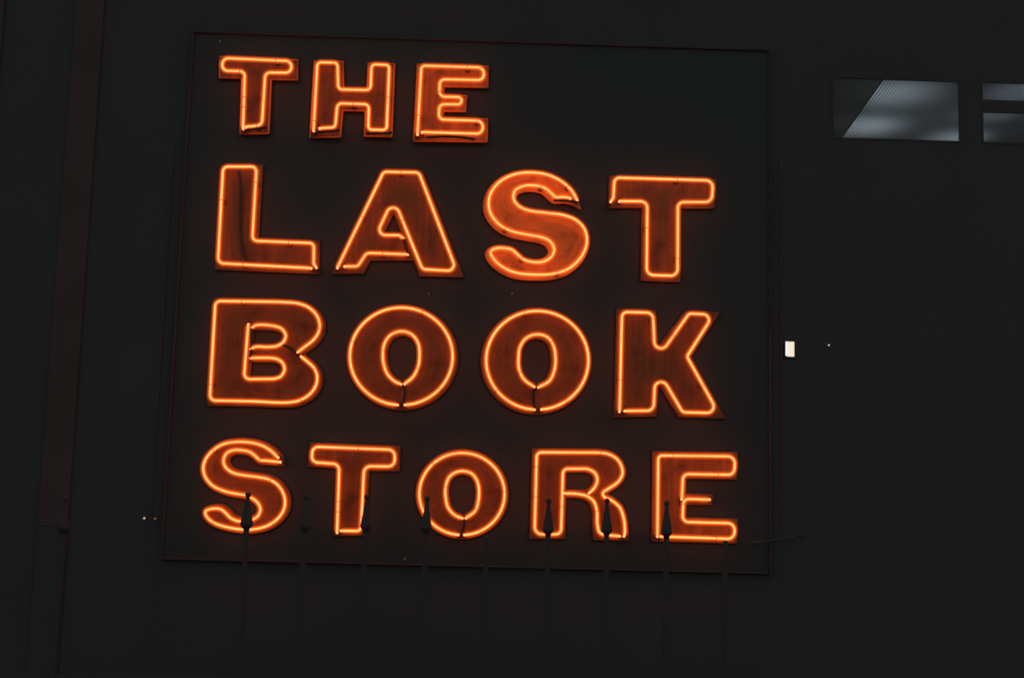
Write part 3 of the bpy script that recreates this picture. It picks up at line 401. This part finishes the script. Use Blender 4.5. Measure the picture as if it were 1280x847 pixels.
def path(seg):
    k, p = seg
    if k == 's': return smooth_pts(p)
    if k == 'c': return corner_pts(p)
    if k == 'p': return [V(q[:2]) for q in p]
    out = []
    for s in p:
        for q in path(s):
            if not out or (q - out[-1]).length > 1e-3: out.append(q)
    return out
def subdiv(pts, mx=0.08):
    out = [pts[0]]
    for a, b in zip(pts, pts[1:]):
        n = max(1, int((b - a).length / mx))
        for k in range(1, n + 1): out.append(a.lerp(b, k / n))
    return out
def trim(t, d):
    """the same path a little shorter at both ends"""
    def cut(p):
        acc = 0
        for i in range(1, len(p)):
            l = (p[i] - p[i-1]).length
            if acc + l > d: return [p[i-1].lerp(p[i], (d - acc) / l)] + p[i:]
            acc += l
        return p
    return cut(cut(list(t))[::-1])[::-1]
def clean(pts, tol=1e-3):
    o = []
    for q in pts:
        if not o or (q - o[-1]).length > tol: o.append(q)
    if (o[0] - o[-1]).length < tol: o.pop()
    return o
def area(p): return sum(p[i].x * p[(i+1) % len(p)].y - p[(i+1) % len(p)].x * p[i].y for i in range(len(p))) / 2
def offset(pts, m):
    """outward for m > 0"""
    pts = clean(pts, 4e-3)
    if area(pts) < 0: pts = pts[::-1]
    n = len(pts); out = []
    for i in range(n):
        a, b, c = pts[i-1], pts[i], pts[(i+1) % n]
        u, v = (b - a).normalized(), (c - b).normalized()
        nu, nv = V((u.y, -u.x)), V((v.y, -v.x))
        k = nu + nv
        if k.length < 0.1: out.append(b + nu * m); continue
        k.normalize()
        s = m / max(.12, k.dot(nu))
        reflex = (u.x * v.y - u.y * v.x) < 0
        if reflex != (m > 0): s = max(-abs(m) * 2.2, min(s, abs(m) * 2.2))
        out.append(b + k * s)
    # drop points that fold back within the offset distance
    keep = []
    for i, q in enumerate(out):
        dmin = min(seg_dist(q, pts[j], pts[(j+1) % n]) for j in range(n))
        if dmin > abs(m) * .93: keep.append(q)
    if len(keep) < 3: print('OFFSET FAIL', len(pts), len(keep))
    return keep if len(keep) >= 3 else []
def seg_dist(q, a, b):
    ab = b - a
    l = ab.length_squared
    t = 0 if l < 1e-12 else max(0, min(1, (q - a).dot(ab) / l))
    return (q - a - ab * t).length
def inside(q, poly):
    c = False; n = len(poly); j = n - 1
    for i in range(n):
        a, b = poly[i], poly[j]
        if (a.y > q.y) != (b.y > q.y) and q.x < (b.x - a.x) * (q.y - a.y) / (b.y - a.y) + a.x: c = not c
        j = i
    return c
def panel_mesh(outer, holes, grid=0.035):
    loops = [outer] + holes
    pts, edges = [], []
    for lp in loops:
        s = len(pts); pts += lp
        edges += [(s + i, s + (i + 1) % len(lp)) for i in range(len(lp))]
    segs = [(pts[a], pts[b]) for a, b in edges]
    x0, x1 = min(q.x for q in outer), max(q.x for q in outer)
    z0, z1 = min(q.y for q in outer), max(q.y for q in outer)
    def ok(q): return inside(q, outer) and not any(inside(q, h) for h in holes)
    nx, nz = int((x1 - x0) / grid), int((z1 - z0) / grid)
    for i in range(1, nx + 1):
        for j in range(1, nz + 1):
            q = V((x0 + i * grid + (j % 2) * grid / 2, z0 + j * grid))
            if ok(q) and min(seg_dist(q, a, b) for a, b in segs) > grid * .35: pts.append(q)
    vs, es, fs = delaunay_2d_cdt(pts, edges, [], 0, 1e-5)[:3]
    bm = bmesh.new()
    lay = bm.verts.layers.float.new('edge_distance')
    bv = []
    for q in vs:
        v = bm.verts.new((q.x, PY, q.y)); v[lay] = min(seg_dist(q, a, b) for a, b in segs); bv.append(v)
    for f in fs:
        c = sum((vs[i] for i in f), V((0, 0))) / len(f)
        if ok(c):
            try: bm.faces.new([bv[i] for i in f])
            except ValueError: pass
    bmesh.ops.delete(bm, geom=[v for v in bm.verts if not v.link_faces], context='VERTS')
    bmesh.ops.recalc_face_normals(bm, faces=bm.faces)
    if bm.faces and sum(f.normal.y for f in bm.faces) > 0: bmesh.ops.reverse_faces(bm, faces=bm.faces)
    return bm

NAMES = {
 'T_THE': 'orange neon letter T beginning the word THE in the top row',
 'H_THE': 'orange neon letter H in the middle of the word THE',
 'E_THE': 'orange neon letter E ending the word THE in the top row',
 'L_LAST': 'orange neon letter L beginning LAST with a dark wire hanging down its stem',
 'A_LAST': 'orange neon letter A of LAST with a triangular dark counter',
 'S_LAST': 'brightest orange neon letter S in the word LAST',
 'T_LAST': 'orange neon letter T ending the word LAST, above the K',
 'B_BOOK': 'orange neon letter B beginning the word BOOK at the left',
 'O_BOOK': 'first round orange neon O of BOOK, right beside the B',
 'O_BOOK2': 'second round orange neon O of BOOK, right beside the K',
 'K_BOOK': 'orange neon letter K ending the word BOOK',
 'S_STORE': 'orange neon letter S beginning STORE, partly hidden by a railing finial',
 'T_STORE': 'orange neon letter T in the word STORE, bottom row',
 'O_STORE': 'smaller round orange neon O in the word STORE, bottom row',
 'R_STORE': 'orange neon letter R of STORE with two finials standing in front of its legs',
 'E_STORE': 'orange neon letter E ending the word STORE at bottom right'}
MARGIN = 0.038
for L in LET:
    tubes = [subdiv(path(s)) for s in L['tubes']]
    allp = [q for t in tubes for q in t]
    cx_ = (min(q.x for q in allp) + max(q.x for q in allp)) / 2
    zb = min(q.y for q in allp)
    root = tag(empty('neon_letter', (cx_, 0, zb)), NAMES[L['id']], 'neon letter', 'neon letters of the sign')
    # panel: painted face, black sides
    dx = V((L['dx'], 0))
    outer = [q + dx for q in offset(path(L['outer']), MARGIN)]
    holes = [[q + dx for q in offset(path(h), -MARGIN * .8)] for h in L['holes']]
    holes = [h for h in holes if len(h) > 2]
    po = link('back_panel', panel_mesh(outer, holes), PAINT[L['swirl']], root)
    tn = L['tint']; po.color = (tn, tn, tn, 1)
    sd = bmesh.new()
    for lp in [outer] + holes:
        n = len(lp)
        a = [sd.verts.new((q.x, PY + .0015, q.y)) for q in lp]; b = [sd.verts.new((q.x, -.002, q.y)) for q in lp]
        for i in range(n): sd.faces.new((a[i], a[(i+1) % n], b[(i+1) % n], b[i]))
    link('side_return', sd, SIDE, root)
    if L['id'].endswith('_THE'):                      # the top row has a folded lip round each face
        rm = bmesh.new()
        inn = [q + dx for q in offset(path(L['outer']), MARGIN - .017)]
        ring = [V((q.x, 0, q.y)) for q in outer]
        sweep(rm, [(q.x + 0, PY - .004, q.y) for q in clean(outer)] + [(outer[0].x, PY - .004, outer[0].y)], .008, 6)
        link('lip', rm, RIM, root)
    # glowing tubes with their ends bent back to the face
    for t in tubes:
        d0, d1 = (t[0] - t[1]).normalized(), (t[-1] - t[-2]).normalized()
        h0 = [(t[0].x + d0.x * .001, TY + .030, t[0].y + d0.y * .001), (t[0].x + d0.x * .001, TY + .010, t[0].y + d0.y * .001)]
        h1 = [(t[-1].x + d1.x * .001, TY + .010, t[-1].y + d1.y * .001), (t[-1].x + d1.x * .001, TY + .030, t[-1].y + d1.y * .001)]
        p3 = h0 + [(q.x, TY, q.y) for q in t] + h1
        ps = [(q.x, TY, q.y) for q in trim(t, .012)]
        tb = link('neon_tube', sweep(bmesh.new(), p3, RT, 8), NEON, root, True)
        link('inner_bloom', sweep(bmesh.new(), p3, .0150, 12), BLOOM_INNER, tb, True)  # added glow shells for the lens halo, not real glass
        link('outer_bloom', sweep(bmesh.new(), ps, .0290, 12), BLOOM_OUTER, tb, True)
        for h, i in ((h0[0], 0), (h1[-1], -1)):
            e = bmesh.new(); bmesh.ops.create_icosphere(e, subdivisions=2, radius=RT * 1.12, matrix=Matrix.Translation((t[i].x, TY + .002, t[i].y)))
            link('electrode', e, NEON_END, tb, True)
            s = sweep(bmesh.new(), [(h[0], TY + .026, h[2]), (h[0], PY - .002, h[2])], RT * 1.9, 8)
            link('electrode_cap', s, BLACK, tb)
    for d in L['dark']:  # blacked-out runs; the bar on LAST's S is a tube's shadow built solid
        s = sweep(bmesh.new(), [(q.x, TY + .005, q.y) for q in smooth_pts(d, .03)], RT * 1.7, 8)
        link('blackout_and_shadow_bar', s, BLACK, root, True)
    if L['cable']:
        s = sweep(bmesh.new(), [(q.x, PY - .014, q.y) for q in smooth_pts(L['cable'], .03)], .011, 6)
        link('cable', s, BLACK, root, True)
    # glass standoffs tied to the tube with wire
    for sp in L['sup']:
        q = min(allp, key=lambda a: (a - V(sp)).length)
        for t in tubes:
            if q in t:
                i = t.index(q); tt = (t[min(i + 1, len(t) - 1)] - t[max(i - 1, 0)]).normalized()
        s = bmesh.new()
        sweep(s, [(q.x, PY - .001, q.y), (q.x, PY - .012, q.y), (q.x, PY - .013, q.y), (q.x, TY + RT + .002, q.y)], [.012, .012, .006, .006], 8)
        so = link('tube_support', s, SUPG, root)
        link('support_base', sweep(bmesh.new(), [(q.x, PY - .0012, q.y), (q.x + tt.x * .001, PY - .016, q.y)], .024, 8), BLACK, so)
        r_ = sweep(bmesh.new(), [(q.x - tt.x * .003, TY, q.y - tt.y * .003), (q.x + tt.x * .003, TY, q.y + tt.y * .003)], RT * 1.6, 10)
        link('tie_wire', r_, BLACK, so)

# ------------------------------------------------------------------ iron railing before the sign
YR = -0.9
rail = tag(empty('iron_railing', (-.15, YR, 0)), 'black iron railing with ball-topped flared finials standing before the bottom row of letters', 'railing')
PICK = [(-3.182, 1.555, 1), (-1.812, 1.617, 1), (-1.373, 1.613, 1), (-.915, 1.624, 1), (-.458, 1.624, 1),
        (.002, 1.33, 0), (.466, 1.629, 1), (.911, 1.640, 1), (1.366, 1.633, 1), (1.817, 1.34, 0)]
# profile measured down from the ball's top
FIN = [(.020, -.290), (.024, -.274), (.034, -.262), (.042, -.250), (.0435, -.240), (.040, -.215), (.0335, -.180), (.0265, -.140), (.0195, -.095), (.0155, -.065), (.0135, -.050),
       (.0125, -.043), (.017, -.037), (.0205, -.029), (.0215, -.021), (.0195, -.012), (.0125, -.004), (.003, 0)]
for x, zt, fin in PICK:
    top = zt - .285 if fin else zt
    pk = link('picket', bx(x - .019, x + .019, YR - .019, YR + .019, 0.0, top, bev=.004), IRON, rail)
    if fin:
        link('finial', lathe(bmesh.new(), [(r * (1.14 if x == -1.812 else 1.0), z) for r, z in FIN], (x, YR, zt)), IRON, pk, True)
for z in (.06, .20):
    link('rail', bx(-3.4, 2.0, YR - .012, YR + .012, z, z + .045, bev=.003), IRON, rail)

# ------------------------------------------------------------------ small lights on the wall
wl = tag(empty('wall_light', (2.555, YW, 2.93)), 'small bright white rectangular light on the dark wall right of the sign', 'wall light')
link('housing', bx(2.5038, 2.5855, YW - .03, YW - .002, 2.8575, 2.9929, bev=.004), BLACK, wl)
link('diffuser', bx(2.5207, 2.5815, YW - .034, YW - .0305, 2.8615, 2.9890), glow('diffuser_warm', (1.0, .86, .72), .93), wl)
link('tube_strip', bx(2.5083, 2.5202, YW - .035, YW - .0305, 2.8674, 2.9890), glow('strip_white', (1.0, .96, .92), 1.1), wl)
def bulb(x, z, r, col, st, label):
    o = tag(empty('small_lamp', (x, YW, z)), label, 'lamp')
    e = bmesh.new(); bmesh.ops.create_icosphere(e, subdivisions=2, radius=r, matrix=Matrix.Translation((x, YW - .05, z)))
    link('bulb', e, glow('bulb_glow', col, st), o, True)
    link('socket', sweep(bmesh.new(), [(x, YW - .05 + r * .6, z), (x, YW - .002, z)], r * .8, 8), BLACK, o)
bulb(2.874, 2.967, .007, (1, .97, .95), .7, 'tiny pale indicator lamp on the dark wall right of the white rectangular light')
bulb(-2.835, 1.368, .009, (1, .85, .62), .6, 'tiny warm white lamp at the lower left of the sign')
bulb(-2.745, 1.366, .008, (1, .33, .2), .3, 'tiny dim reddish lamp at lower left between the white lamp and the S')
cw = sweep(bmesh.new(), [(2.20, -.03, 1.292), (2.30, -.05, 1.302), (2.42, -.05, 1.325), (2.58, -.02, 1.352), (2.66, YW - .004, 1.368)], .006, 6)
tag(link('cable', cw, CABLE), 'thin grey cable leaving the lower right edge of the sign', 'cable')
